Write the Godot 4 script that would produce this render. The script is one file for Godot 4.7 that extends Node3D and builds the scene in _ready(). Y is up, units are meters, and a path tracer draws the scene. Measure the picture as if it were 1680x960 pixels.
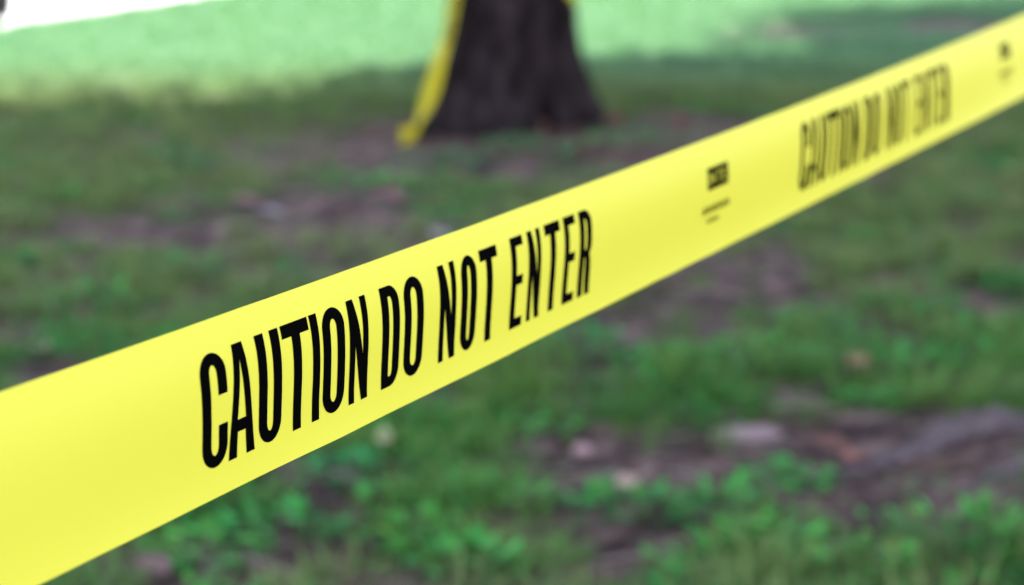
extends Node3D
# Barrier tape stretched across a shaded lawn, an old tree behind it, sunlit grass and a pale road beyond.

const TAPE_WIDTH := 0.076
const PERIOD := 0.787754
const TEXT_START := 0.130269
const TREE := Vector3(0.005, 0.0, -9.7)

# bare-earth patches on the lawn: x, z, half-width, half-length
var dirt := [[0.02, -9.2, 0.85, 0.95], [-1.17, -7.11, 0.36, 0.30], [-0.86, -7.57, 0.18, 0.24], [-0.50, -7.69, 0.25, 0.35], [-1.51, -9.25, 0.15, 0.21],
	[0.15, -4.59, 0.15, 0.25], [0.51, -4.80, 0.13, 0.12], [0.29, -4.39, 0.14, 0.15], [0.71, -4.61, 0.22, 0.26], [0.97, -4.66, 0.17, 0.29], [0.19, -3.96, 0.09, 0.14],
	[0.36, -3.79, 0.07, 0.08], [-0.66, -3.79, 0.08, 0.12], [-1.14, -5.36, 0.12, 0.31], [1.63, -13.66, 0.40, 0.46], [2.75, -14.25, 0.42, 0.66], [0.92, -11.56, 0.15, 0.38, 0.5],
	[0.76, -5.98, 0.15, 0.25, 0.5], [0.67, -6.31, 0.09, 0.17, 0.4], [1.30, -6.14, 0.13, 0.24], [-0.39, -7.28, 0.22, 0.22], [-0.58, -5.62, 0.09, 0.14], [0.89, -5.62, 0.14, 0.15, 0.5],
	[0.87, -9.52, 0.31, 0.56], [0.71, -5.07, 0.14, 0.10],
	# thinner turf over earth: the last number says how bare
	[0.25, -4.26, 0.20, 0.45, 0.95], [0.48, -4.42, 0.26, 0.34, 0.95], [0.77, -4.34, 0.28, 0.36, 0.95], [0.17, -3.83, 0.13, 0.16, 0.95], [0.62, -4.02, 0.20, 0.16, 0.8], [-0.46, -8.15, 0.24, 0.56, 0.75], [-0.71, -7.28, 0.39, 0.39, 0.7], [-1.35, -7.06, 0.25, 0.32, 0.6], [-0.67, -8.90, 0.29, 0.33, 0.6], [0.58, -8.29, 0.13, 0.29, 0.7], [0.12, -4.80, 0.12, 0.15, 0.8], [-1.07, -5.13, 0.08, 0.23, 0.7], [0.94, -11.42, 0.49, 0.67, 0.35], [2.08, -14.05, 0.74, 0.80, 0.6], [0.75, -7.75, 0.17, 0.38, 0.6], [1.22, -6.22, 0.24, 0.25, 0.55], [0.89, -6.06, 0.13, 0.24, 0.4], [0.75, -9.75, 0.40, 0.50, 0.9], [0.35, -9.4, 0.5, 0.5, 0.9], [0.0, -8.95, 1.15, 1.05, 0.88], [-0.75, -7.6, 0.5, 0.45, 0.7]
	]

var bumps := FastNoiseLite.new()
var patchy := FastNoiseLite.new()
var mottled := FastNoiseLite.new()
var fine := FastNoiseLite.new()
var rng := RandomNumberGenerator.new()
var names := {}


func _ready() -> void:
	# ---- camera, sky, sun, exposure
	var cam := Camera3D.new()
	cam.name = "camera"
	cam.position = Vector3(0, 1.3, 0)
	cam.rotation_degrees = Vector3(-11.8, 0, 0)
	var lens := CameraAttributesPhysical.new()
	lens.frustum_focal_length = 50.0
	lens.exposure_aperture = 4.7
	lens.frustum_focus_distance = 1.05
	cam.attributes = lens
	cam.fov = rad_to_deg(2.0 * atan(480.0 / 3767.0))
	cam.near = 0.05
	cam.far = 900.0
	add_child(cam)
	cam.current = true

	var env := Environment.new()
	env.background_mode = Environment.BG_SKY
	var sky_look := ProceduralSkyMaterial.new()
	sky_look.sky_top_color = Color(0.62, 0.66, 0.74)
	sky_look.sky_horizon_color = Color(0.92, 0.91, 0.90)
	sky_look.sky_curve = 0.16
	sky_look.ground_bottom_color = Color(0.25, 0.30, 0.22)
	sky_look.ground_horizon_color = Color(0.55, 0.60, 0.55)
	sky_look.sun_angle_max = 12.0
	var sky := Sky.new()
	sky.sky_material = sky_look
	env.sky = sky
	env.background_energy_multiplier = 0.78
	env.tonemap_mode = Environment.TONE_MAPPER_LINEAR
	env.tonemap_exposure = 8.6
	env.sdfgi_enabled = true
	env.ssao_enabled = true
	env.ssil_enabled = true
	var around := WorldEnvironment.new()
	around.name = "surroundings"
	around.environment = env
	add_child(around)

	var sun := DirectionalLight3D.new()
	sun.name = "sun"
	sun.light_energy = 1.6
	sun.light_color = Color(1.0, 0.97, 0.92)
	sun.light_angular_distance = 0.53
	sun.shadow_enabled = true
	sun.look_at_from_position(Vector3.ZERO, -Vector3(0.10 * cos(deg_to_rad(62)), sin(deg_to_rad(62)), -0.995 * cos(deg_to_rad(62))))
	add_child(sun)

	for n in [[bumps, 3, 0.9], [patchy, 11, 0.55], [mottled, 23, 2.2], [fine, 31, 9.0]]:
		n[0].seed = n[1]
		n[0].frequency = n[2]
		n[0].fractal_octaves = 3
	rng.seed = 77

	build_ground()
	build_road()
	build_tree()
	build_grass()
	build_weeds()
	build_surface_root()
	build_barrier_tape()
	build_trunk_tape()
	build_car()
	build_small_things()


# ------------------------------------------------------------------ helpers
func numbered(called: String) -> String:
	if not names.has(called):
		names[called] = 0
		return called
	names[called] += 1
	return "%s_%03d" % [called, names[called]]


func tag(o: Node, label: String, category: String, group := "") -> void:
	o.set_meta("label", label)
	o.set_meta("category", category)
	if group:
		o.set_meta("group", group)


func thing(called: String, at: Vector3, label: String, category: String, group := "") -> Node3D:
	var o := Node3D.new()
	o.name = numbered(called)
	o.position = at
	tag(o, label, category, group)
	add_child(o, true)
	return o


func part(called: String, mesh: Mesh, look: Material, parent: Node) -> MeshInstance3D:
	var o := MeshInstance3D.new()
	o.name = called
	o.mesh = mesh
	for k in mesh.get_surface_count():
		o.set_surface_override_material(k, look)
	o.cast_shadow = GeometryInstance3D.SHADOW_CASTING_SETTING_ON
	parent.add_child(o, true)
	return o


func plain(color: Color, rough := 0.8, spec := 0.5) -> StandardMaterial3D:
	var m := StandardMaterial3D.new()
	m.albedo_color = color.linear_to_srgb()
	m.roughness = rough
	m.metallic_specular = spec
	return m


func noise_texture(seed_: int, freq: float, lo: Color, hi: Color, size := 512) -> NoiseTexture2D:
	var n := FastNoiseLite.new()
	n.seed = seed_
	n.frequency = freq
	n.fractal_octaves = 5
	var t := NoiseTexture2D.new()
	t.width = size
	t.height = size
	t.seamless = true
	t.noise = n
	var g := Gradient.new()
	g.set_color(0, lo)
	g.set_color(1, hi)
	t.color_ramp = g
	return t


# a mesh from rows of points with smooth normals; columns may wrap round
func sheet(rows: int, cols: int, at: Callable, colors := PackedColorArray(), wrap := false) -> ArrayMesh:
	var p := PackedVector3Array()
	var uv := PackedVector2Array()
	for r in rows:
		for c in cols:
			p.append(at.call(r, c))
			uv.append(Vector2(float(c) / (cols - 1), float(r) / (rows - 1)))
	var idx := PackedInt32Array()
	var nrm := PackedVector3Array()
	nrm.resize(p.size())
	for r in rows - 1:
		for c in (cols if wrap else cols - 1):
			var c2 := (c + 1) % cols
			var a := r * cols + c
			var b := r * cols + c2
			var d := (r + 1) * cols + c
			var e := (r + 1) * cols + c2
			idx.append_array([a, b, d, b, e, d])
			var n := (p[d] - p[a]).cross(p[b] - p[a]) + (p[d] - p[b]).cross(p[e] - p[b])
			for k in [a, b, d, e]:
				nrm[k] += n
	for k in nrm.size():
		nrm[k] = nrm[k].normalized()
	var arr := []
	arr.resize(Mesh.ARRAY_MAX)
	arr[Mesh.ARRAY_VERTEX] = p
	arr[Mesh.ARRAY_NORMAL] = nrm
	arr[Mesh.ARRAY_TEX_UV] = uv
	arr[Mesh.ARRAY_INDEX] = idx
	if colors.size():
		arr[Mesh.ARRAY_COLOR] = colors
	var m := ArrayMesh.new()
	m.add_surface_from_arrays(Mesh.PRIMITIVE_TRIANGLES, arr)
	return m


# a tapered tube along points
func tube(points: Array, radii: Array, sides := 10, rough := 0.0) -> ArrayMesh:
	var frames := []
	for k in points.size():
		var t: Vector3 = (points[mini(k + 1, points.size() - 1)] - points[maxi(k - 1, 0)]).normalized()
		var side := t.cross(Vector3(0.31, 0.2, 0.93)).normalized()
		frames.append([side, t.cross(side).normalized()])
	return sheet(points.size(), sides, func(r, c):
		var a: float = TAU * c / sides
		var wob := 1.0 + rough * fine.get_noise_3d(points[r].x * 2.0 + cos(a), points[r].y * 0.5, points[r].z * 2.0 + sin(a))
		return points[r] + (frames[r][0] * cos(a) + frames[r][1] * sin(a)) * radii[r] * wob, PackedColorArray(), true)


func lathe(profile: Array, sides := 20) -> ArrayMesh:
	return sheet(profile.size(), sides, func(r, c):
		var a: float = TAU * c / sides
		return Vector3(cos(a) * profile[r].x, profile[r].y, sin(a) * profile[r].x), PackedColorArray(), true)


# ------------------------------------------------------------------ ground
func height(x: float, z: float) -> float:
	var h := 0.025 * bumps.get_noise_2d(x, z) + 0.012 * mottled.get_noise_2d(x, z)
	var d := Vector2(x - TREE.x, z - TREE.z).length()
	h += 0.02 * exp(-d * d / 0.7)
	return h * (1.0 - 0.8 * smoothstep(11.0, 13.5, -z))


# 0 = full turf, 1 = bare earth
func bare(x: float, z: float) -> float:
	var b := 0.0
	var jx := x + 0.10 * mottled.get_noise_2d(x * 1.7, z * 1.7) + 0.05 * fine.get_noise_2d(x, z)
	var jz := z + 0.22 * mottled.get_noise_2d(x * 1.7 + 9.0, z * 1.7) + 0.07 * fine.get_noise_2d(x + 5.0, z)
	for e in dirt:
		var q := Vector2((jx - e[0]) / e[2], (jz - e[1]) / e[3]).length()
		b = maxf(b, smoothstep(1.25, 0.6, q) * (e[4] if e.size() > 4 else 1.0))
	var away := smoothstep(8.8, 10.4, -z)
	var n := patchy.get_noise_2d(x * 1.6, z * 0.9) + 0.55 * mottled.get_noise_2d(x * 1.5, z)
	b = maxf(b, 0.85 * smoothstep(0.10, 0.42, n) * (1.0 - away))
	return b


func steps(lo: float, hi: float, fine_lo: float, fine_hi: float, step: float) -> PackedFloat32Array:
	var out := PackedFloat32Array()
	var v := fine_lo
	while v < fine_hi:
		out.append(v)
		v += step
	var grow := step
	while v < hi:
		out.append(v)
		grow *= 1.22
		v += grow
	out.append(hi)
	var before := PackedFloat32Array()
	v = fine_lo
	grow = step
	while v > lo:
		grow *= 1.22
		v -= grow
		before.append(maxf(v, lo))
	before.reverse()
	before.append_array(out)
	return before


func build_ground() -> void:
	var xs := steps(-400, 400, -4.0, 4.0, 0.055)
	var zs := steps(-500, 300, -17.0, -2.0, 0.065)
	var col := PackedColorArray()
	for z in zs:
		for x in xs:
			var b := bare(x, z)
			var n := 0.5 + 0.5 * mottled.get_noise_2d(x * 2.0, z * 2.0)
			var f := 0.5 + 0.5 * fine.get_noise_2d(x * 1.5, z * 1.5)
			var soil := Color(0.030, 0.018, 0.019).lerp(Color(0.18, 0.122, 0.120), smoothstep(0.12, 0.5, f * n))
			var thatch := Color(0.040, 0.046, 0.024).lerp(Color(0.125, 0.110, 0.066), n).lerp(Color(0.11, 0.215, 0.13), 0.85 * smoothstep(10.0, 12.5, -z))  # thatch beyond the tree is coloured paler to look sunlit
			soil *= 1.0 + 0.30 * smoothstep(5.5, 7.5, -z)  # farther soil lightened in colour to suggest haze
			# dark, reddish leaf mould gathered round the tree
			soil = soil.lerp(Color(0.050, 0.028, 0.026).lerp(Color(0.12, 0.07, 0.062), f), 0.8 * smoothstep(1.35, 0.8, Vector2(x - TREE.x, z - TREE.z).length()))
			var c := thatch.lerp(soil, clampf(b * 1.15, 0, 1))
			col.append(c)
	var look := plain(Color(1, 1, 1), 0.95, 0.25)
	look.vertex_color_use_as_albedo = true
	look.albedo_texture = noise_texture(5, 0.02, Color(0.72, 0.70, 0.70), Color(1, 1, 1))
	look.uv1_triplanar = true
	look.uv1_world_triplanar = true
	look.uv1_scale = Vector3(1.3, 1.3, 1.3)
	look.heightmap_enabled = false
	var g := part("ground", sheet(zs.size(), xs.size(), func(r, c): return Vector3(xs[c], height(xs[c], zs[r]), zs[r]), col), look, self)
	g.set_meta("kind", "structure")


func build_road() -> void:
	# pale concrete road beyond the lawn; its near edge runs away to the right
	var a := Vector3(-3.33, 0, -14.17)
	var dir := Vector3(0.358, 0, -0.934)
	var side := Vector3(-0.934, 0, -0.358)
	var look := plain(Color(0.44, 0.44, 0.47), 0.85, 0.3)
	look.albedo_texture = noise_texture(9, 0.012, Color(0.84, 0.83, 0.82), Color(1, 1, 1))
	look.uv1_triplanar = true
	look.uv1_world_triplanar = true
	look.uv1_scale = Vector3(0.35, 0.35, 0.35)
	var road := part("road", sheet(60, 9, func(r, c):
		var p: Vector3 = a + dir * (r * 1.5 - 20.0) + side * (c * 0.72)
		return Vector3(p.x, 0.016, p.z)), look, self)
	road.set_meta("kind", "structure")
	var edge := part("road_edge", sheet(60, 5, func(r, c):
		var prof: Vector2 = [Vector2(0.02, 0.012), Vector2(0.0, 0.022), Vector2(-0.03, 0.024), Vector2(-0.10, 0.020), Vector2(-0.12, -0.05)][4 - c]
		var p: Vector3 = a + dir * (r * 1.5 - 20.0) + side * prof.x
		return Vector3(p.x, prof.y, p.z)), look, self)
	edge.set_meta("kind", "structure")


# ------------------------------------------------------------------ tree
func trunk_radius(a: float, h: float) -> float:
	var r := 0.205 + 0.02 * exp(-h / 0.5)
	# root lobes: angle (0 = +x, PI/2 = towards the viewer), strength
	var lobes := [[-0.15, 0.20, 0.5], [2.85, 0.17, 0.5], [1.35, 0.12, 0.40], [4.0, 0.2, 0.5], [5.2, 0.22, 0.45], [2.15, 0.27, 0.55]]
	for l in lobes:
		var d := wrapf(a - l[0], -PI, PI)
		r += l[1] * exp(-d * d / (l[2] * l[2])) * exp(-maxf(h, 0.0) / 0.24)
	# a hollow between two roots at the front right
	var d2 := wrapf(a - 0.98, -PI, PI)
	r -= 0.10 * exp(-d2 * d2 / 0.05) * exp(-maxf(h, 0.0) / 0.22)
	# bark ridges
	var ridge := absf(fine.get_noise_3d(cos(a) * 1.1, h * 0.16, sin(a) * 1.1))
	r += 0.055 * (0.40 - ridge) + 0.012 * mottled.get_noise_3d(cos(a) * 2.0, h * 0.5, sin(a) * 2.0)
	return r


func build_tree() -> void:
	var t := thing("tree", TREE, "old tree with dark furrowed bark and a flared base, tape tied round its trunk", "tree")
	var bark := plain(Color(0.054, 0.039, 0.046), 0.9, 0.2)
	bark.albedo_texture = noise_texture(41, 0.012, Color(0.08, 0.075, 0.08), Color(1, 1, 1))
	bark.uv1_triplanar = true
	bark.uv1_scale = Vector3(1.6, 0.6, 1.6)
	var rows := 150
	part("trunk", sheet(rows, 130, func(r, c):
		var h := -0.15 + 4.6 * pow(float(r) / (rows - 1), 1.7)
		var a: float = TAU * c / 130.0
		var q := trunk_radius(a, h)
		return Vector3(cos(a) * q + 0.02 * h, h, sin(a) * q - 0.01 * h), PackedColorArray(), true), bark, t)
	var lobes := [[Vector3(2.10, 8.8, 0.17), Vector3(4.9, 2.6, 4.8)], [Vector3(-0.70, 8.4, -2.13), Vector3(3.2, 2.4, 3.0)], [Vector3(1.60, 8.4, -4.73), Vector3(2.2, 1.8, 2.0)], [Vector3(4.30, 8.4, -3.23), Vector3(3.2, 2.2, 3.2)], [Vector3(4.90, 8.0, -7.83), Vector3(3.2, 1.8, 2.8)],
		[Vector3(-1.10, 7.8, 3.37), Vector3(3.0, 1.8, 3.2)], [Vector3(4.30, 7.8, 4.37), Vector3(3.2, 1.8, 3.2)], [Vector3(1.00, 8, 6.77), Vector3(3.2, 1.8, 2.8)]]  # unseen crown lobes, laid out to cast shade over the lawn
	for l in lobes:
		var end: Vector3 = l[0] + Vector3(0, 0.6, 0)
		var start := Vector3(0.08, 3.9, -0.04)
		var pts := []
		var rad := []
		for k in 9:
			var f := k / 8.0
			pts.append(start.lerp(end, f) + Vector3(0.25 * sin(f * 7.0 + end.x), 0.9 * sin(f * PI) * 0.5, 0.25 * cos(f * 6.0 + end.z)) * minf(f * 4.0, 1.0))
			rad.append(lerpf(0.13, 0.025, f))
		part("limb", tube(pts, rad, 9, 0.2), bark, t)
	# foliage: sprays of leaves through the crown's volume
	var st := SurfaceTool.new()
	st.begin(Mesh.PRIMITIVE_TRIANGLES)
	for k in 16:
		var dir := Vector3(rng.randf_range(-1, 1), rng.randf_range(-0.7, 0.7), rng.randf_range(-1, 1)).normalized()
		var at := dir * rng.randf_range(0.05, 0.32)
		var across := dir.cross(Vector3(rng.randf_range(-1, 1), 1, rng.randf_range(-1, 1))).normalized() * 0.045
		var along := (dir + Vector3(0, -0.4, 0)).normalized() * 0.14
		leaf_into(st, at, along, across)
	st.generate_normals()
	var mm := MultiMesh.new()
	mm.transform_format = MultiMesh.TRANSFORM_3D
	mm.use_colors = true
	mm.mesh = st.commit()
	var per := 2400
	mm.instance_count = per * lobes.size()
	var k := 0
	for l in lobes:
		for j in per:
			var d := Vector3(rng.randfn(), rng.randfn(), rng.randfn()).normalized() * pow(rng.randf(), 0.85)
			var p: Vector3 = l[0] + d * l[1]
			var s := rng.randf_range(0.9, 1.6)
			mm.set_instance_transform(k, Transform3D(Basis.from_euler(Vector3(rng.randf_range(-0.6, 0.6), rng.randf() * TAU, rng.randf_range(-0.6, 0.6))).scaled(Vector3(s, s, s)), p))
			var v := rng.randf()
			mm.set_instance_color(k, Color(0.05, 0.10, 0.03).lerp(Color(0.085, 0.13, 0.035), v))
			k += 1
	var leaves := MultiMeshInstance3D.new()
	leaves.name = "crown"
	leaves.multimesh = mm
	var look := plain(Color(1, 1, 1), 0.55, 0.4)
	look.vertex_color_use_as_albedo = true
	look.backlight_enabled = true
	look.backlight = Color(0.5, 0.6, 0.25)
	look.cull_mode = BaseMaterial3D.CULL_DISABLED
	leaves.material_override = look
	leaves.set_meta("kind", "stuff")
	t.add_child(leaves, true)


func leaf_into(st: SurfaceTool, at: Vector3, along: Vector3, across: Vector3) -> void:
	var fold := along.cross(across).normalized() * across.length() * 0.35
	var p := [at, at + along * 0.35 + across + fold, at + along * 0.75 + across * 0.75 + fold, at + along, at + along * 0.75 - across * 0.75 + fold, at + along * 0.35 - across + fold, at + along * 0.5]
	st.set_color(leaf_shade())
	for k in 6:
		st.add_vertex(p[6])
		st.add_vertex(p[k])
		st.add_vertex(p[(k + 1) % 6])


# leaves of one plant differ: young and old, a few yellowing
func leaf_shade() -> Color:
	var v := rng.randf_range(0.45, 1.0)
	return Color(v * rng.randf_range(0.7, 1.0), v, v * rng.randf_range(0.7, 1.0)) if rng.randf() < 0.88 else Color(1.0, v * 0.75, v * 0.6)


# ------------------------------------------------------------------ lawn
func blade_clump(blades: int, spread: float, tall: float, wide: float, lean: float) -> ArrayMesh:
	var st := SurfaceTool.new()
	st.begin(Mesh.PRIMITIVE_TRIANGLES)
	for k in blades:
		var a := rng.randf() * TAU
		var base := Vector3(cos(a), 0, sin(a)) * spread * sqrt(rng.randf())
		var out := Vector3(cos(a + rng.randf_range(-1, 1)), 0, sin(a + rng.randf_range(-1, 1)))
		var h := tall * rng.randf_range(0.55, 1.0)
		var w := out.cross(Vector3.UP) * wide * 0.5
		var mid := base + out * h * lean * 0.35 + Vector3(0, h * 0.6, 0)
		var tip := base + out * h * lean + Vector3(0, h * 0.92, 0)
		for tri in [[base - w, base + w, mid - w * 0.8], [base + w, mid + w * 0.8, mid - w * 0.8], [mid - w * 0.8, mid + w * 0.8, tip]]:
			for v in tri:
				st.add_vertex(v)
	st.generate_normals()
	return st.commit()


func scatter(called: String, mesh: Mesh, look: Material, places: Array, label: String, category: String) -> void:
	var mm := MultiMesh.new()
	mm.transform_format = MultiMesh.TRANSFORM_3D
	mm.use_colors = true
	mm.mesh = mesh
	mm.instance_count = places.size()
	for k in places.size():
		mm.set_instance_transform(k, places[k][0])
		mm.set_instance_color(k, places[k][1])
	var o := MultiMeshInstance3D.new()
	o.name = numbered(called)
	o.multimesh = mm
	o.material_override = look
	o.set_meta("kind", "stuff")
	o.set_meta("label", label)
	add_child(o, true)


func on_road(x: float, z: float) -> bool:
	return Vector2(x + 3.14, z + 14.1).dot(Vector2(-0.934, -0.358)) > -0.04


func leafy_look() -> StandardMaterial3D:
	var look := plain(Color(1, 1, 1), 0.6, 0.2)
	look.vertex_color_use_as_albedo = true
	look.backlight_enabled = true
	look.backlight = Color(0.5, 0.6, 0.42)
	look.cull_mode = BaseMaterial3D.CULL_DISABLED
	return look


func build_grass() -> void:
	var look := leafy_look()
	for variant in 3:
		var mesh := blade_clump(9, 0.045, [0.065, 0.05, 0.085][variant], [0.0045, 0.005, 0.0055][variant], [0.7, 1.1, 0.5][variant])
		var places := []
		for k in 40000:
			var z := -1.8 - 16.3 * pow(rng.randf(), 0.8)
			var half := 0.25 * -z + 2.0
			var x := rng.randf_range(-half, half)
			if on_road(x, z):
				continue
			var b := bare(x, z)
			var thick := 0.55 + 0.9 * mottled.get_noise_2d(x * 1.9 + 3.0, z * 1.3) + 0.6 * fine.get_noise_2d(x * 0.7, z * 0.5) - 0.14 * smoothstep(4.8, 6.0, -z) + 0.64 * smoothstep(9.3, 11.5, -z)
			if rng.randf() > thick:
				continue
			if rng.randf() < b * 1.05 or Vector2(x - TREE.x, z - TREE.z).length() < 0.42:
				continue
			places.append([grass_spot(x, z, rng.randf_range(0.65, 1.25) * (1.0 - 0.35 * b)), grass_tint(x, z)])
		scatter("short_grass", mesh, look, places, ["short green grass blades covering the shaded lawn", "low bent grass blades lying over the lawn", "taller grass blades standing among the lawn"][variant], "grass")
	var far_mesh := blade_clump(26, 0.16, 0.07, 0.012, 0.8)
	var far := []
	for k in 26000:
		var z := -17.0 - 34.0 * rng.randf()
		var half := 0.27 * -z + 3.5
		var x := rng.randf_range(-half, half)
		if not on_road(x, z):
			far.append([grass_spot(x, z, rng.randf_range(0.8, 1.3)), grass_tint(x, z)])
	scatter("far_grass", far_mesh, look, far, "bright mown grass beyond the tree", "grass")


func grass_spot(x: float, z: float, s: float) -> Transform3D:
	return Transform3D(Basis.from_euler(Vector3(rng.randf_range(-0.15, 0.15), rng.randf() * TAU, rng.randf_range(-0.15, 0.15))).scaled(Vector3(s, s, s)), Vector3(x, height(x, z) - 0.004, z))


func grass_tint(x: float, z: float) -> Color:
	var n := 0.5 + 0.9 * mottled.get_noise_2d(x * 0.8, z * 0.8) + rng.randf_range(-0.25, 0.25)
	var m := 0.5 + 0.9 * patchy.get_noise_2d(x + 40.0, z) + rng.randf_range(-0.2, 0.2)
	var c := Color(0.040, 0.125, 0.030).lerp(Color(0.095, 0.185, 0.042), clampf(n, 0, 1))
	c = c.lerp(Color(0.160, 0.160, 0.085), clampf(m - 0.4, 0, 0.5))
	# duller turf in the worn ground round the tree, its tint lifted for haze
	c = c.lerp(Color(0.145, 0.172, 0.075), 0.6 * smoothstep(5.0, 6.5, -z))
	# the mown lawn beyond the tree is tinted paler to stand in for sunlight
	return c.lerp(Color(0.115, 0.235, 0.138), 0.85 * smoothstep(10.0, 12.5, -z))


func weed_mesh(leaves: int, spread: float, size: float, up: float, width := 0.36, rise := 0.17) -> ArrayMesh:
	var st := SurfaceTool.new()
	st.begin(Mesh.PRIMITIVE_TRIANGLES)
	for k in leaves:
		var a := rng.randf() * TAU
		var r := spread * sqrt(rng.randf())
		var at := Vector3(cos(a) * r, up * (1.1 - 0.75 * r / spread) * rng.randf_range(0.5, 1.0), sin(a) * r)
		var b := a + rng.randf_range(-0.8, 0.8)
		var along := Vector3(cos(b), rise + rng.randf_range(-0.38, 0.38), sin(b)) * size * rng.randf_range(0.7, 1.2)
		leaf_into(st, at, along, along.cross(Vector3.UP).normalized() * along.length() * width)
	st.generate_normals()
	return st.commit()


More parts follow.
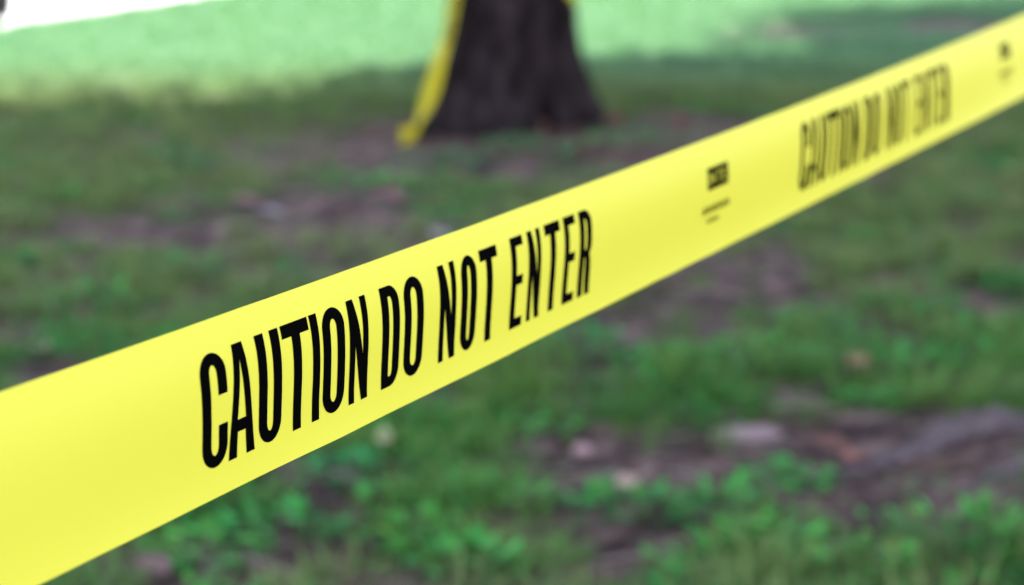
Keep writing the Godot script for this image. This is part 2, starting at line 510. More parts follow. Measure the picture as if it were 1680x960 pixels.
func build_weeds() -> void:
	var look := leafy_look()
	# creeping ground cover too small and too many to count
	for variant in 2:
		var mesh := weed_mesh([14, 9][variant], [0.07, 0.05][variant], [0.021, 0.030][variant], [0.03, 0.05][variant])
		var places := []
		for k in 10500:
			var z := -2.0 - 8.1 * pow(rng.randf(), 0.9)
			var half := 0.25 * -z + 1.6
			var x := rng.randf_range(-half, half)
			var w := mottled.get_noise_2d(x * 0.9 + 17.0, z * 0.7 + 3.0) + 0.5 * patchy.get_noise_2d(x, z + 30.0)
			if w < 0.10 + 0.08 * smoothstep(5.0, 6.5, -z) or rng.randf() < bare(x, z) * 0.97:
				continue
			var v := rng.randf()
			places.append([grass_spot(x, z, rng.randf_range(0.6, 1.25)), Color(0.026, 0.165, 0.042).lerp(Color(0.085, 0.30, 0.06), v)])
		scatter("ground_cover", mesh, look, places, ["small round leaved creeping weeds in the lawn", "long leaved weeds scattered in the lawn"][variant], "ground cover")
	# leaf litter and crumbs of bark on the bare earth
	var bits := []
	for k in 9000:
		var z := -2.8 - 8.5 * rng.randf()
		var half := 0.25 * -z + 0.7
		var x := rng.randf_range(-half, half)
		if bare(x, z) < 0.35:
			continue
		var s := rng.randf_range(0.4, 1.0)
		bits.append([Transform3D(Basis.from_euler(Vector3(rng.randf_range(-0.4, 0.4), rng.randf() * TAU, rng.randf_range(-0.4, 0.4))).scaled(Vector3(s, s, s)), Vector3(x, height(x, z) + 0.004, z)),
			[Color(0.10, 0.055, 0.045), Color(0.17, 0.13, 0.115), Color(0.05, 0.035, 0.035), Color(0.22, 0.17, 0.16), Color(0.13, 0.045, 0.04)][rng.randi() % 5]])
	var st := SurfaceTool.new()
	st.begin(Mesh.PRIMITIVE_TRIANGLES)
	leaf_into(st, Vector3(-0.02, 0, 0), Vector3(0.042, 0.004, 0), Vector3(0, 0.003, 0.011))
	st.generate_normals()
	var dry := plain(Color(1, 1, 1), 0.8, 0.3)
	dry.vertex_color_use_as_albedo = true
	scatter("leaf_litter", st.commit(), dry, bits, "dry leaf crumbs strewn over the bare earth", "leaf litter")

	# thin broken twigs among the litter
	var sticks := []
	for k in 900:
		var z := -2.8 - 8.0 * rng.randf()
		var half := 0.25 * -z + 0.6
		var x := rng.randf_range(-half, half)
		if bare(x, z) < 0.25:
			continue
		var s := rng.randf_range(0.5, 1.5)
		sticks.append([Transform3D(Basis.from_euler(Vector3(rng.randf_range(-0.12, 0.12), rng.randf() * TAU, 0)).scaled(Vector3(s, s, s)), Vector3(x, height(x, z) + 0.004, z)),
			[Color(0.09, 0.065, 0.055), Color(0.20, 0.165, 0.15), Color(0.13, 0.085, 0.07)][rng.randi() % 3]])
	scatter("twigs", tube([Vector3(0, 0, -0.06), Vector3(0.004, 0.003, -0.02), Vector3(-0.003, 0.002, 0.02), Vector3(0.006, 0.0, 0.06)], [0.0028, 0.0026, 0.0022, 0.0014], 5), dry, sticks, "thin broken twigs lying over the bare earth", "twigs")

	# the leafy clumps one can pick out: x, z, half-width, height, tone (0 dark blue green .. 1 yellow green), label
	var clumps := [
		[-1.11, -5.91, 0.15, 0.10, 0.5, "broad leafy weed clump by the left edge, above the tape"],
		[-0.97, -6.48, 0.12, 0.06, 0.2, "dark low weed clump on the lawn behind the tape's left end"],
		[-0.16, -4.02, 0.10, 0.07, 0.8, "bright leafy weed clump at bottom centre under the tape"],
		[0.39, -4.15, 0.07, 0.07, 0.4, "small upright weed at the front rim of the brown bare patch"],
		[0.46, -3.96, 0.09, 0.08, 0.7, "bright weed clump in front of the dark hollow in the bare earth"],
		[0.60, -3.84, 0.09, 0.08, 0.9, "vivid green weed clump at the bottom edge, right of the dark hollow"],
		[0.84, -3.96, 0.12, 0.08, 0.7, "wide leafy weed clump in the bottom right corner"],
		[-0.07, -3.83, 0.08, 0.06, 0.6, "low weed clump at the bottom edge left of the dark hollow"],
		[-0.55, -3.91, 0.09, 0.06, 0.8, "bright weed clump under the tape beside the purple bare spot at lower left"],
		[0.87, -5.24, 0.14, 0.07, 0.4, "low weed clump behind the pale surface root"],
		[0.61, -5.43, 0.11, 0.06, 0.6, "weed clump behind the pale flat stone"],
		[0.37, -5.36, 0.11, 0.06, 0.5, "weed clump under the tape, left behind the flat stone"],
		[0.15, -5.49, 0.10, 0.06, 0.3, "weed clump just below the tape's word ENTER"],
		[-1.30, -8.66, 0.15, 0.07, 0.0, "dark weed clump far left beyond the long bare strip"],
		[-0.27, -8.51, 0.16, 0.07, 0.0, "dark weed clump in front of the hanging tape's end"],
		[0.06, -8.80, 0.15, 0.08, 0.1, "dark weed clump at the tree's foot, straight in front of the trunk"],
		[0.46, -8.99, 0.14, 0.07, 0.6, "green weed clump before the tree's right root, under the red leaves"],
		[-0.43, -8.01, 0.10, 0.06, 1.0, "yellow green weed tuft on the bare earth left of the tree"],
		[-0.05, -4.22, 0.10, 0.06, 0.6, "weed clump left of the bare patch with the pink pebble"],
		[0.22, -4.16, 0.09, 0.06, 0.4, "weed clump growing in front of the pink pebble"],
		[0.54, -4.39, 0.08, 0.05, 0.5, "weed tuft between the flat stone and the dark hollow"],
		[1.48, -7.63, 0.17, 0.07, 0.3, "weed patch on the lawn under the tape's right end"],
		[-0.42, -4.05, 0.10, 0.06, 0.4, "weed clump below the tape's first word"],
		[-0.32, -4.40, 0.10, 0.05, 0.1, "dark weed clump under the pale flower head"],
		[1.02, -10.1, 0.24, 0.07, 1.0, "yellow green weed patch added in place of a faint yellow strip right of the tree, just above the tape"]]  # added leaf patch standing in for a faint yellow strip
	var kinds := 0
	for c in clumps:
		kinds += 1
		var at := Vector3(c[0], height(c[0], c[1]), c[1])
		var o := thing("weed_clump", at, c[5], "weed", "leafy weed clumps on the lawn")
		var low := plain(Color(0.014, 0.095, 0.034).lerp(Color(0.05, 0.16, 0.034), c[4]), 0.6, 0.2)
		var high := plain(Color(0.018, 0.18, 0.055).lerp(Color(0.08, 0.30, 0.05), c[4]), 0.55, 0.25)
		for m in [low, high]:
			m.vertex_color_use_as_albedo = true
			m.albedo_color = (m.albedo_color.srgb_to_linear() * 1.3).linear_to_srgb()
			m.backlight_enabled = true
			m.backlight = Color(0.4, 0.5, 0.35)
			m.cull_mode = BaseMaterial3D.CULL_DISABLED
		for k in 5:
			var foot: Vector3 = Vector3(rng.randf_range(-0.4, 0.4), 0, rng.randf_range(-0.4, 0.4)) * c[2]
			part("stem", tube([foot, foot * 1.2 + Vector3(0, c[3] * 0.5, 0), foot * 1.6 + Vector3(0, c[3], 0)], [0.0022, 0.0018, 0.001], 5), low, o)
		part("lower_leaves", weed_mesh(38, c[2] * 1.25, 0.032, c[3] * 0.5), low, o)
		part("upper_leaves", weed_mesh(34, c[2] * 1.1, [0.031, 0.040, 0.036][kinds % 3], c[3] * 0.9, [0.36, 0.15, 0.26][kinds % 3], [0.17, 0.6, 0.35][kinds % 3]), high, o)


func build_surface_root() -> void:
	var bark := plain(Color(0.27, 0.22, 0.24), 0.9, 0.2)
	bark.albedo_texture = noise_texture(61, 0.02, Color(0.2, 0.18, 0.2), Color(1, 1, 1))
	bark.uv1_triplanar = true
	bark.uv1_scale = Vector3(9, 9, 9)
	var o := thing("surface_root", Vector3.ZERO, "weathered grey tree root lying exposed in the bare earth at right", "root")
	var runs := [
		[[Vector3(1.55, -0.03, -5.1), Vector3(1.265, 0.01, -4.907), Vector3(1.127, 0.016, -4.829), Vector3(1.004, 0.014, -4.744), Vector3(0.911, 0.02, -4.667), Vector3(0.806, 0.006, -4.573), Vector3(0.692, 0.0, -4.483), Vector3(0.608, -0.006, -4.409), Vector3(0.54, -0.03, -4.345)], [0.055, 0.05, 0.046, 0.04, 0.036, 0.028, 0.024, 0.018, 0.01]],
		[[Vector3(1.40, -0.02, -4.72), Vector3(1.187, 0.0, -4.587), Vector3(1.043, 0.006, -4.452), Vector3(0.936, 0.0, -4.345), Vector3(0.835, -0.004, -4.255), Vector3(0.756, -0.03, -4.204)], [0.05, 0.042, 0.034, 0.026, 0.018, 0.01]],
		[[Vector3(1.265, 0.01, -4.907), Vector3(1.2, 0.008, -4.72), Vector3(1.187, -0.004, -4.587)], [0.04, 0.034, 0.03]]]
	for run in runs:
		var curve := Curve3D.new()
		for k in run[0].size():
			var p: Vector3 = run[0][k]
			var t: Vector3 = (run[0][mini(k + 1, run[0].size() - 1)] - run[0][maxi(k - 1, 0)]) / 6.0
			curve.add_point(p + Vector3(0, height(p.x, p.z) - 0.012, 0), -t, t)
		var pts := []
		var rad := []
		var n := 26
		for k in n:
			var f := k / float(n - 1)
			pts.append(curve.sample_baked(f * curve.get_baked_length(), true))
			var g: float = f * (run[1].size() - 1)
			rad.append(lerpf(run[1][int(g)], run[1][mini(int(g) + 1, run[1].size() - 1)], g - int(g)))
		part("root_branch", tube(pts, rad, 14, 1.3), bark, o)


# ------------------------------------------------------------------ tape
func tape_point(s: float, v: float) -> Vector3:
	var d := Vector3(sin(0.445143) * cos(0.010221), sin(0.010221), -cos(0.445143) * cos(0.010221))
	var up := (Vector3.UP - d * d.y).normalized()
	var n := d.cross(up)
	if n.z < 0:
		n = -n
	var q := clampf(s, -0.25, 1.75)
	var t := q - 0.9
	var roll := -0.075461 - 0.111365 * t - 0.203124 * t * t
	# the sag, and beyond the fitted stretch its straight continuation
	var sag := 0.005799 * q * (q - 2.0) + (s - q) * 0.005799 * (2.0 * q - 2.0)
	var w := 2.0 * v - 1.0
	var out := 0.003788 * (1.0 - w * w) - 0.0050 * (w * w * w - w)
	out += 0.0007 * pow(w, 4.0) * fine.get_noise_2d(s * 1.6, 3.0 + signf(w))
	out += 0.0005 * mottled.get_noise_2d(s * 2.2, v * 0.12) + 0.00012 * fine.get_noise_2d(s * 2.5, v * 0.25)
	return TAPE_START + d * s + Vector3(0, sag, 0) + (up * cos(roll) + n * sin(roll)) * TAPE_WIDTH * (v - 0.5) + (n * cos(roll) - up * sin(roll)) * out


const TAPE_START := Vector3(-0.18986, 1.05145, -0.81792)


func tape_look() -> StandardMaterial3D:
	var m := plain(Color(0.478, 0.468, 0.056), 0.5, 0.16)
	m.backlight_enabled = true
	m.backlight = Color(0.50, 0.475, 0.07)
	m.cull_mode = BaseMaterial3D.CULL_DISABLED
	return m


# letters as outlines in a box: x 0..1 of the letter's width, y 0..1 of its height; sx, sy = stem and bar thickness in those units
func rounded(x0: float, y0: float, x1: float, y1: float, rx: float, ry: float, corners: Array) -> PackedVector2Array:
	var p := PackedVector2Array()
	var at := [[x1 - rx, y1 - ry, 0.0, x1, y1], [x0 + rx, y1 - ry, PI / 2, x0, y1], [x0 + rx, y0 + ry, PI, x0, y0], [x1 - rx, y0 + ry, 1.5 * PI, x1, y0]]
	for k in 4:
		if corners[k]:
			for j in 9:
				var a: float = at[k][2] + PI / 2 * j / 8.0
				p.append(Vector2(at[k][0] + rx * cos(a), at[k][1] + ry * sin(a)))
		else:
			p.append(Vector2(at[k][3], at[k][4]))
	return p


func box(x0: float, y0: float, x1: float, y1: float) -> PackedVector2Array:
	return PackedVector2Array([Vector2(x0, y0), Vector2(x1, y0), Vector2(x1, y1), Vector2(x0, y1)])


# [outlines, holes]
func glyph(c: String, sx: float, sy: float) -> Array:
	var ry := 0.19
	match c:
		"C": return [[rounded(0, 0, 1, 1, 0.5, ry, [1, 1, 1, 1])], [rounded(sx, sy, 1 - sx, 1 - sy, 0.5 - sx, ry - sy, [1, 1, 1, 1]), box(1 - sx - 0.01, 0.36, 1.1, 0.62)]]
		"O": return [[rounded(0, 0, 1, 1, 0.5, ry, [1, 1, 1, 1])], [rounded(sx, sy, 1 - sx, 1 - sy, 0.5 - sx, ry - sy, [1, 1, 1, 1])]]
		"D": return [[rounded(0, 0, 1, 1, 0.5, ry, [1, 0, 0, 1])], [rounded(sx, sy, 1 - sx, 1 - sy, 0.5 - sx, ry - sy, [1, 0, 0, 1])]]
		"U": return [[rounded(0, 0, 1, 1, 0.5, ry, [0, 0, 1, 1])], [rounded(sx, sy, 1 - sx, 1.1, 0.5 - sx, ry - sy, [0, 0, 1, 1])]]
		"A": return [[PackedVector2Array([Vector2(0, 0), Vector2(0.31, 1), Vector2(0.69, 1), Vector2(1, 0)])],
			[PackedVector2Array([Vector2(sx * 0.95, -0.01), Vector2(0.5 - 0.5 * (1 - 2 * sx * 0.95) * 0.80, 0.225), Vector2(0.5 + 0.5 * (1 - 2 * sx * 0.95) * 0.80, 0.225), Vector2(1 - sx * 0.95, -0.01)]), PackedVector2Array([Vector2(0.345, 0.335), Vector2(0.5, 0.86), Vector2(0.655, 0.335)])]]
		"T": return [[box(0, 1 - sy * 1.15, 1, 1), box(0.5 - sx / 2, 0, 0.5 + sx / 2, 1 - sy)], []]
		"I": return [[box(0, 0, 1, 1)], []]
		"N": return [[box(0, 0, sx * 0.76, 1), box(1 - sx * 0.76, 0, 1, 1), PackedVector2Array([Vector2(0, 1), Vector2(sx * 0.86, 1), Vector2(1, 0), Vector2(1 - sx * 0.86, 0)])], []]
		"E": return [[box(0, 0, sx, 1), box(0, 0, 1, sy), box(0, 1 - sy, 1, 1), box(0, 0.47, 0.92, 0.47 + sy)], []]
		"R": return [[rounded(0, 0.44, 1, 1, 0.5, 0.17, [1, 0, 0, 1]), box(0, 0, sx, 0.5), PackedVector2Array([Vector2(1 - sx, 0), Vector2(0.93 - sx, 0.36), Vector2(0.5, 0.46), Vector2(0.8, 0.52), Vector2(0.95, 0.40), Vector2(1, 0.30), Vector2(1, 0)])],
			[rounded(sx, 0.44 + sy * 0.95, 1 - sx, 1 - sy, 0.5 - sx, 0.12, [1, 0, 0, 1])]]
		"K": return [[box(0, 0, sx, 1), PackedVector2Array([Vector2(sx * 0.5, 0.4), Vector2(1 - sx, 1), Vector2(1, 1), Vector2(sx * 1.4, 0.4)]), PackedVector2Array([Vector2(0.4, 0.6), Vector2(0.7, 0.7), Vector2(1, 0), Vector2(1 - sx, 0)])], []]
	return [[box(0, 0, 1, 1)], []]


# the flat print of one outline on a curved tape, cut into narrow bands so that it follows the curve
func print_mesh(outlines: Array, holes: Array, s0: float, s1: float, v0: float, v1: float, surface: Callable, lift: float, bands := 30) -> ArrayMesh:
	var st := SurfaceTool.new()
	st.begin(Mesh.PRIMITIVE_TRIANGLES)
	var solid: Array = [outlines[0]]
	for k in range(1, outlines.size()):   # joined, so that strokes never overlap
		var joined := []
		var add: PackedVector2Array = outlines[k]
		for o in solid:
			var m := Geometry2D.merge_polygons(o, add)
			if m.size() == 1:
				add = m[0]
			else:
				var hole := false
				for x in m:
					hole = hole or Geometry2D.is_polygon_clockwise(x)
				if hole:
					joined.append_array(m)
					add = PackedVector2Array()
				else:
					joined.append(o)
		if add.size():
			joined.append(add)
		solid = joined
	for b in bands:
		var lo := float(b) / bands
		var hi := float(b + 1) / bands
		for o in solid:
			if Geometry2D.is_polygon_clockwise(o) and solid.size() > 1:
				continue
			var pieces: Array = Geometry2D.intersect_polygons(o, box(-0.2, lo, 1.3, hi))
			for h in holes:
				var left := []
				for p in pieces:
					left.append_array(Geometry2D.clip_polygons(p, h))
				pieces = left
			for p in pieces:
				var tri := Geometry2D.triangulate_polygon(p)
				for k in range(0, tri.size(), 3):
					var c := []
					for j in 3:
						var q: Vector2 = p[tri[k + j]]
						var s := lerpf(s0, s1, q.x)
						var v := lerpf(v0, v1, q.y)
						var at: Vector3 = surface.call(s, v)
						var n: Vector3 = (surface.call(s + 0.002, v) - surface.call(s - 0.002, v)).cross(surface.call(s, v + 0.02) - surface.call(s, v - 0.02)).normalized()
						c.append([at + n * lift, n])
					var face: Vector3 = (c[2][0] - c[0][0]).cross(c[1][0] - c[0][0])
					var order := [0, 1, 2] if face.dot(c[0][1]) > 0 else [0, 2, 1]
					for j in order:
						st.set_normal(c[j][1])
						st.add_vertex(c[j][0])
	return st.commit()


const LEGEND := [["C", 0.0, 0.265], ["A", 0.272, 0.556], ["U", 0.600, 0.855], ["T", 0.882, 1.186], ["I", 1.208, 1.294], ["O", 1.333, 1.597], ["N", 1.654, 1.893],
	["D", 2.076, 2.312], ["O", 2.376, 2.640], ["N", 2.872, 3.110], ["O", 3.188, 3.418], ["T", 3.48, 3.75], ["E", 3.970, 4.175], ["N", 4.258, 4.475], ["T", 4.553, 4.820], ["E", 4.887, 5.092], ["R", 5.163, 5.385]]


func print_legend(start: float, surface: Callable, ink: Material, parent: Node, lift: float, bands := 30) -> void:
	var i := 0
	for l in LEGEND:
		var w: float = l[2] - l[1]
		var stem := lerpf(0.095, 0.092, i / 16.0)
		var sx: float = clampf(stem / w, 0.0, 0.42)
		var g := glyph(l[0], sx, 0.105)
		part("letter", print_mesh(g[0], g[1], start + l[1] * TAPE_WIDTH, start + l[2] * TAPE_WIDTH, 0.172, 0.828, surface, lift, bands), ink, parent)
		i += 1


func print_maker(start: float, surface: Callable, ink: Material, parent: Node, lift: float) -> void:
	var h := TAPE_WIDTH
	# a black block with narrow letters left open in it, and two short lines of fine print below
	var holes := []
	var x := 0.06
	for c in ["I", "K", "T", "E"]:
		var w := 0.05 if c == "I" else 0.20
		var g := glyph(c, 0.2 if w > 0.1 else 0.5, 0.10)
		for o in g[0]:
			var q := PackedVector2Array()
			for p in o:
				q.append(Vector2(x + p.x * w, 0.24 + p.y * 0.52))
			holes.append(q)
		x += w + 0.065
	part("maker_block", print_mesh([box(0, 0, 1, 1)], holes, start + 7.86 * h, start + 8.36 * h, 0.575, 0.765, surface, lift, 24), ink, parent)
	for line in [[7.76, 8.45, 0.37, 0.44, 17], [7.89, 8.20, 0.28, 0.325, 9]]:
		var strokes := []
		for k in line[4]:
			var x0: float = (k + 0.1) / line[4]
			strokes.append(box(x0, 0.0 if k % 3 else 0.1, x0 + (0.42 + 0.2 * (k % 2)) / line[4], 1.0 if k % 4 else 0.75))
		part("fine_print", print_mesh(strokes, [], start + line[0] * h, start + line[1] * h, line[2], line[3], surface, lift, 3), ink, parent)


func build_barrier_tape() -> void:
	var t := thing("barrier_tape", Vector3.ZERO, "taut yellow barrier tape with black CAUTION DO NOT ENTER print across the foreground", "caution tape")
	var n_s := 380
	part("band", sheet(33, n_s, func(r, c): return tape_point(-1.3 + 9.0 * c / (n_s - 1), 1.0 - r / 32.0)), tape_look(), t)
	var ink := plain(Color(0.001, 0.001, 0.0012), 0.85, 0.05)
	for k in [-1, 0, 1, 2, 3]:
		print_legend(TEXT_START + k * PERIOD, tape_point, ink, t, 0.00018)
		print_maker(TEXT_START + k * PERIOD, tape_point, ink, t, 0.00018)


func build_trunk_tape() -> void:
	var t := thing("hanging_tape", Vector3.ZERO, "caution tape tied round the trunk, loose end hanging down its left side", "caution tape")
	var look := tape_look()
	look.albedo_color = Color(0.36, 0.32, 0.012).linear_to_srgb()  # same tape film, its yellow darkened in colour to read as shaded
	var ink := plain(Color(0.001, 0.001, 0.0012), 0.85, 0.05)
	# the turn round the trunk
	var turn := func(s: float, v: float) -> Vector3:
		var a: float = s * TAU
		var h := 0.70 - 0.19 * cos(a + 0.5) + (v - 0.5) * TAPE_WIDTH
		var r := trunk_radius(a, h) * 0.4 + 0.235 * 0.6 + 0.012 + 0.004 * sin(a * 7.0)
		return TREE + Vector3(cos(a) * r + 0.02 * h, h, sin(a) * r - 0.01 * h)
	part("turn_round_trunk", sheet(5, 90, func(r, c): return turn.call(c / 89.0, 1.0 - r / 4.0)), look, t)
	# the loose end
	var curve := Curve3D.new()
	var pts := [Vector3(-0.205, 0.74, -9.60), Vector3(-0.243, 0.545, -9.52), Vector3(-0.265, 0.42, -9.50), Vector3(-0.300, 0.295, -9.47), Vector3(-0.336, 0.17, -9.43), Vector3(-0.372, 0.07, -9.33), Vector3(-0.392, 0.032, -9.24), Vector3(-0.417, 0.026, -9.17), Vector3(-0.445, 0.03, -9.13)]
	for k in pts.size():
		var tan: Vector3 = (pts[mini(k + 1, pts.size() - 1)] - pts[maxi(k - 1, 0)]) / 6.0
		curve.add_point(pts[k], -tan, tan)
	var total := curve.get_baked_length()
	var tail := func(s: float, v: float) -> Vector3:
		var q := clampf(s, 0.001, total - 0.001)
		var p := curve.sample_baked(q, true)
		var d := (curve.sample_baked(minf(q + 0.01, total), true) - curve.sample_baked(maxf(q - 0.01, 0.0), true)).normalized()
		var face := Vector3(-1.15 + 0.45 * sin(q * 11.0 + 1.0), 0.15, 1.0).normalized()
		var across := d.cross(face).normalized()
		return p + across * TAPE_WIDTH * (v - 0.5) + d.cross(across) * 0.004 * (1.0 - pow(2.0 * v - 1.0, 2))
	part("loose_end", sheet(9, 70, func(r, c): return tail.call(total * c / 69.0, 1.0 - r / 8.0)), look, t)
	print_legend(-0.02, tail, ink, t, 0.0015, 10)
	print_legend(-0.02, tail, ink, t, -0.0015, 10)


# ------------------------------------------------------------------ car at the far corner
func build_car() -> void:
	var t := thing("parked_car", Vector3(-4.60, 0.016, -15.95), "dark blue car standing on the pale road in the top left corner", "car")
	t.rotation.y = 0.35
	var paint := plain(Color(0.01, 0.045, 0.16), 0.3, 0.5)
	paint.clearcoat_enabled = true
	paint.clearcoat = 1.0
	paint.clearcoat_roughness = 0.05
	var rubber := plain(Color(0.012, 0.012, 0.013), 0.85, 0.3)
	var alloy := plain(Color(0.5, 0.5, 0.52), 0.35)
	alloy.metallic = 0.8
	var glass := plain(Color(0.02, 0.025, 0.03), 0.08)
	var dark := plain(Color(0.02, 0.02, 0.022), 0.7)
	# cross-sections along the length: z, sill, waist, roof, half-width at sill, waist and roof
	var secs := [[-2.15, 0.42, 0.62, 0.64, 0.62, 0.68, 0.6], [-2.08, 0.30, 0.70, 0.74, 0.78, 0.80, 0.7], [-1.7, 0.24, 0.80, 0.84, 0.86, 0.88, 0.74], [-0.95, 0.22, 0.90, 0.94, 0.88, 0.89, 0.76], [-0.35, 0.22, 0.93, 1.36, 0.88, 0.9, 0.60],
		[0.1, 0.22, 0.94, 1.45, 0.88, 0.9, 0.61], [0.8, 0.22, 0.95, 1.44, 0.88, 0.9, 0.60], [1.4, 0.24, 0.97, 1.30, 0.87, 0.88, 0.58], [1.95, 0.28, 0.96, 1.0, 0.82, 0.84, 0.66], [2.15, 0.40, 0.82, 0.85, 0.70, 0.74, 0.6]]
	part("body", sheet(secs.size(), 16, func(r, c):
		var s: Array = secs[r]
		var prof := [Vector2(s[4] * 0.5, s[1]), Vector2(s[4], s[1] + 0.05), Vector2(s[4] + 0.02, lerpf(s[1], s[2], 0.4)), Vector2(s[5], s[2] - 0.03), Vector2(s[5] - 0.04, s[2]), Vector2(lerpf(s[5], s[6], 0.6), lerpf(s[2], s[3], 0.6)), Vector2(s[6], s[3] - 0.02), Vector2(s[6] * 0.6, s[3])]
		var p: Vector2 = prof[c] if c < 8 else prof[15 - c] * Vector2(-1, 1)
		return Vector3(p.x, p.y, s[0]), PackedColorArray(), true), paint, t)
	for side in [-1.0, 1.0]:
		for w in [[-0.55, 0.05, -0.30, 0.06], [0.16, 0.86, 0.18, 0.78], [0.95, 1.5, 0.90, 1.28]]:
			var st := SurfaceTool.new()
			st.begin(Mesh.PRIMITIVE_TRIANGLES)
			var q := [Vector3(side * 0.875, 0.98, w[0]), Vector3(side * 0.875, 0.98, w[1]), Vector3(side * 0.68, 1.33, w[3]), Vector3(side * 0.68, 1.33, w[2])]
			for k in [0, 1, 2, 0, 2, 3]:
				st.add_vertex(q[k])
			st.generate_normals()
			part("side_window", st.commit(), glass, t)
		for z in [-1.35, 1.32]:
			var wheel := part("wheel", lathe([Vector2(0.20, -0.1), Vector2(0.30, -0.11), Vector2(0.325, -0.08), Vector2(0.33, 0.0), Vector2(0.325, 0.08), Vector2(0.30, 0.11), Vector2(0.20, 0.1)], 28), rubber, t)
			wheel.transform = Transform3D(Basis(Vector3.FORWARD, -side * PI / 2), Vector3(side * 0.82, 0.33, z))
			part("rim", lathe([Vector2(0.20, 0.09), Vector2(0.185, 0.075), Vector2(0.16, 0.05), Vector2(0.06, 0.07), Vector2(0.001, 0.075)], 20), alloy, wheel)
			var arch := part("wheel_arch", lathe([Vector2(0.37, -0.12), Vector2(0.375, 0.10), Vector2(0.36, 0.105), Vector2(0.1, 0.02)], 28), dark, t)
			arch.transform = Transform3D(Basis(Vector3.FORWARD, -side * PI / 2), Vector3(side * 0.80, 0.34, z))
	for side in [-1.0, 1.0]:
		var lamp := BoxMesh.new()
		lamp.size = Vector3(0.3, 0.12, 0.06)
		part("headlight", lamp, plain(Color(0.7, 0.7, 0.72), 0.1), t).position = Vector3(side * 0.55, 0.64, -2.11)
		part("tail_light", lamp, plain(Color(0.4, 0.01, 0.01), 0.2), t).position = Vector3(side * 0.55, 0.80, 2.08)


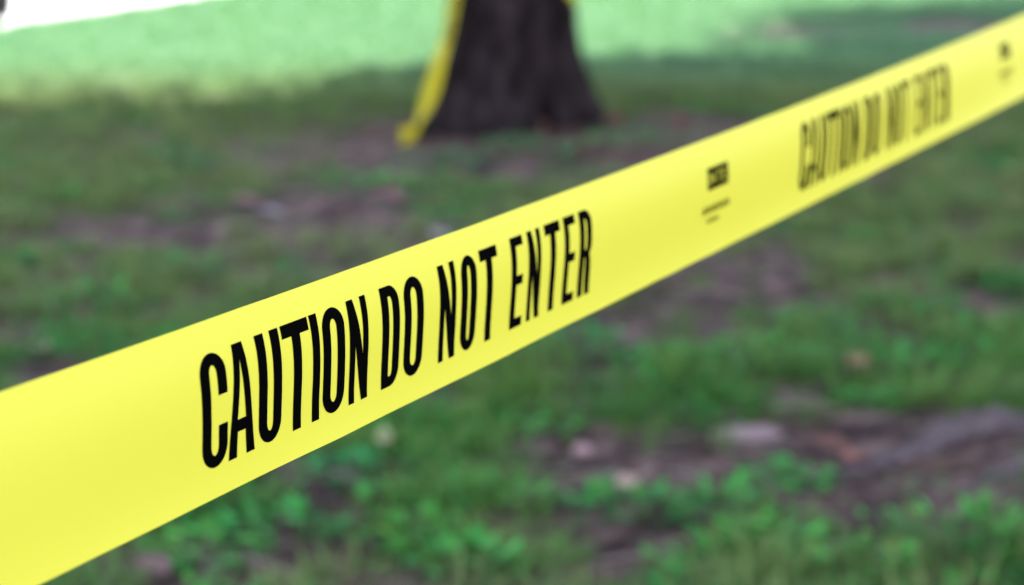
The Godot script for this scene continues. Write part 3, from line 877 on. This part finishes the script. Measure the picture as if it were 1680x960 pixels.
# ------------------------------------------------------------------ small things on the ground
func build_small_things() -> void:
	# pale flower head under the tape
	var fl := thing("clover_flower", Vector3(-0.259, height(-0.259, -4.50), -4.50), "single pale round clover flower just below the tape", "flower")
	part("stem", tube([Vector3(0, 0, 0), Vector3(0.004, 0.03, 0), Vector3(0.0, 0.055, 0.004)], [0.0012, 0.0011, 0.001], 6), plain(Color(0.05, 0.13, 0.04), 0.6), fl)
	var st := SurfaceTool.new()
	st.begin(Mesh.PRIMITIVE_TRIANGLES)
	for k in 70:
		var y := 1.0 - 1.7 * k / 69.0
		var a := k * 2.39996
		var d := Vector3(cos(a) * sqrt(maxf(0.0, 1 - y * y)), y, sin(a) * sqrt(maxf(0.0, 1 - y * y)))
		leaf_into(st, Vector3(0, 0.062, 0.004) + d * 0.004, d * 0.012, d.cross(Vector3(0.3, 0.9, 0.2)).normalized() * 0.003)
	st.generate_normals()
	part("petals", st.commit(), plain(Color(0.42, 0.42, 0.28), 0.6), fl)

	stone("pink_pebble", Vector3(0.146, 0.012, -4.60), Vector3(0.021, 0.015, 0.018), Color(0.26, 0.17, 0.185), "small pinkish pebble on dark bare earth below the tape", "pebble")
	stone("flat_stone", Vector3(0.512, -0.004, -4.79), Vector3(0.080, 0.016, 0.06), Color(0.20, 0.145, 0.155), "pale pinkish flat stone set in the bare earth right of centre", "stone")
	stone("tan_pebble", Vector3(0.225, 0.012, -4.33), Vector3(0.022, 0.015, 0.02), Color(0.30, 0.22, 0.19), "tan pebble between weeds in front of the pink pebble", "pebble")
	# fallen leaves big enough to pick out: x, z, length, turn, colour, label
	var fallen := [
		[-1.162, -5.52, 0.075, 0.4, Color(0.26, 0.19, 0.15), "pale tan fallen leaf near the left edge above the tape"],
		[0.43, -9.60, 0.13, 0.5, Color(0.10, 0.022, 0.022), "dark red fallen leaf against the tree's right root"],
		[0.46, -9.70, 0.15, 2.6, Color(0.10, 0.026, 0.026), "red fallen leaf lying behind the darker one at the right root"],
		[0.10, -9.40, 0.13, 0.3, Color(0.15, 0.06, 0.06), "reddish fallen leaf in front of the hollow between the roots"],
		[0.72, -9.62, 0.12, 2.0, Color(0.14, 0.03, 0.035), "dark red fallen leaf on the earth right of the tree"],
		[-0.42, -7.72, 0.12, 0.9, Color(0.14, 0.06, 0.075), "wine red fallen leaf on the bare strip left of the tree"],
		[-0.88, -7.62, 0.13, 2.2, Color(0.2, 0.12, 0.125), "pinkish fallen leaf on the bare strip at left"],
		[-0.80, -7.50, 0.09, 1.5, Color(0.22, 0.19, 0.22), "pale lilac grey fallen leaf on the bare strip at left"],
		[-0.23, -7.0, 0.08, 0.5, Color(0.22, 0.2, 0.2), "pale grey fallen leaf just above the tape's middle"],
		[0.66, -4.62, 0.09, 1.0, Color(0.10, 0.05, 0.045), "rust brown fallen leaf between flat stone and exposed root"],
		[0.70, -4.50, 0.085, 2.4, Color(0.17, 0.06, 0.05), "dark brown fallen leaf in front of the exposed root"],
		[0.82, -5.30, 0.08, 0.2, Color(0.21, 0.09, 0.065), "small rusty fallen leaf on the lawn behind the exposed root"],
		[-0.62, -3.78, 0.08, 0.8, Color(0.11, 0.065, 0.068), "purplish fallen leaf at the bottom edge below the tape's left end"]]
	for f in fallen:
		var y := height(f[0], f[1]) + 0.012
		var o := thing("fallen_leaf", Vector3(f[0], y, f[1]), f[5], "leaf", "fallen leaves on the bare earth")
		o.rotation = Vector3(0.35, f[3], 0.12)
		var len: float = f[2]
		var dry := plain(f[4], 0.7, 0.35)
		part("blade", sheet(9, 7, func(r, c):
			var a: float = r / 8.0
			var w: float = len * 0.34 * pow(sin(PI * clampf(a * 0.96 + 0.02, 0, 1)), 0.8) * (1.0 + 0.12 * sin(a * 25.0))
			var x: float = (c - 3) / 3.0
			return Vector3(x * w, absf(x) * w * 0.45 + 0.16 * len * a * a, (a - 0.5) * len)), dry, o)
		part("stalk", tube([Vector3(0, 0.0, -0.5 * len), Vector3(0.03 * len, 0.004, -0.7 * len), Vector3(0.08 * len, 0.002, -0.9 * len)], [0.0016, 0.0013, 0.001], 6), dry, o)


func stone(called: String, at: Vector3, size: Vector3, color: Color, label: String, category: String) -> void:
	var o := part(called, sheet(13, 20, func(r, c):
		var b: float = PI * r / 12.0
		var a: float = TAU * c / 20.0
		var d := Vector3(cos(a) * sin(b), cos(b), sin(a) * sin(b))
		return d * size * (1.0 + 0.22 * mottled.get_noise_3d(d.x + at.x * 9, d.y, d.z + at.z * 9)), PackedColorArray(), true), plain(color, 0.8, 0.35), self)
	o.name = numbered(called)
	o.position = at + Vector3(0, height(at.x, at.z), 0)
	tag(o, label, category)
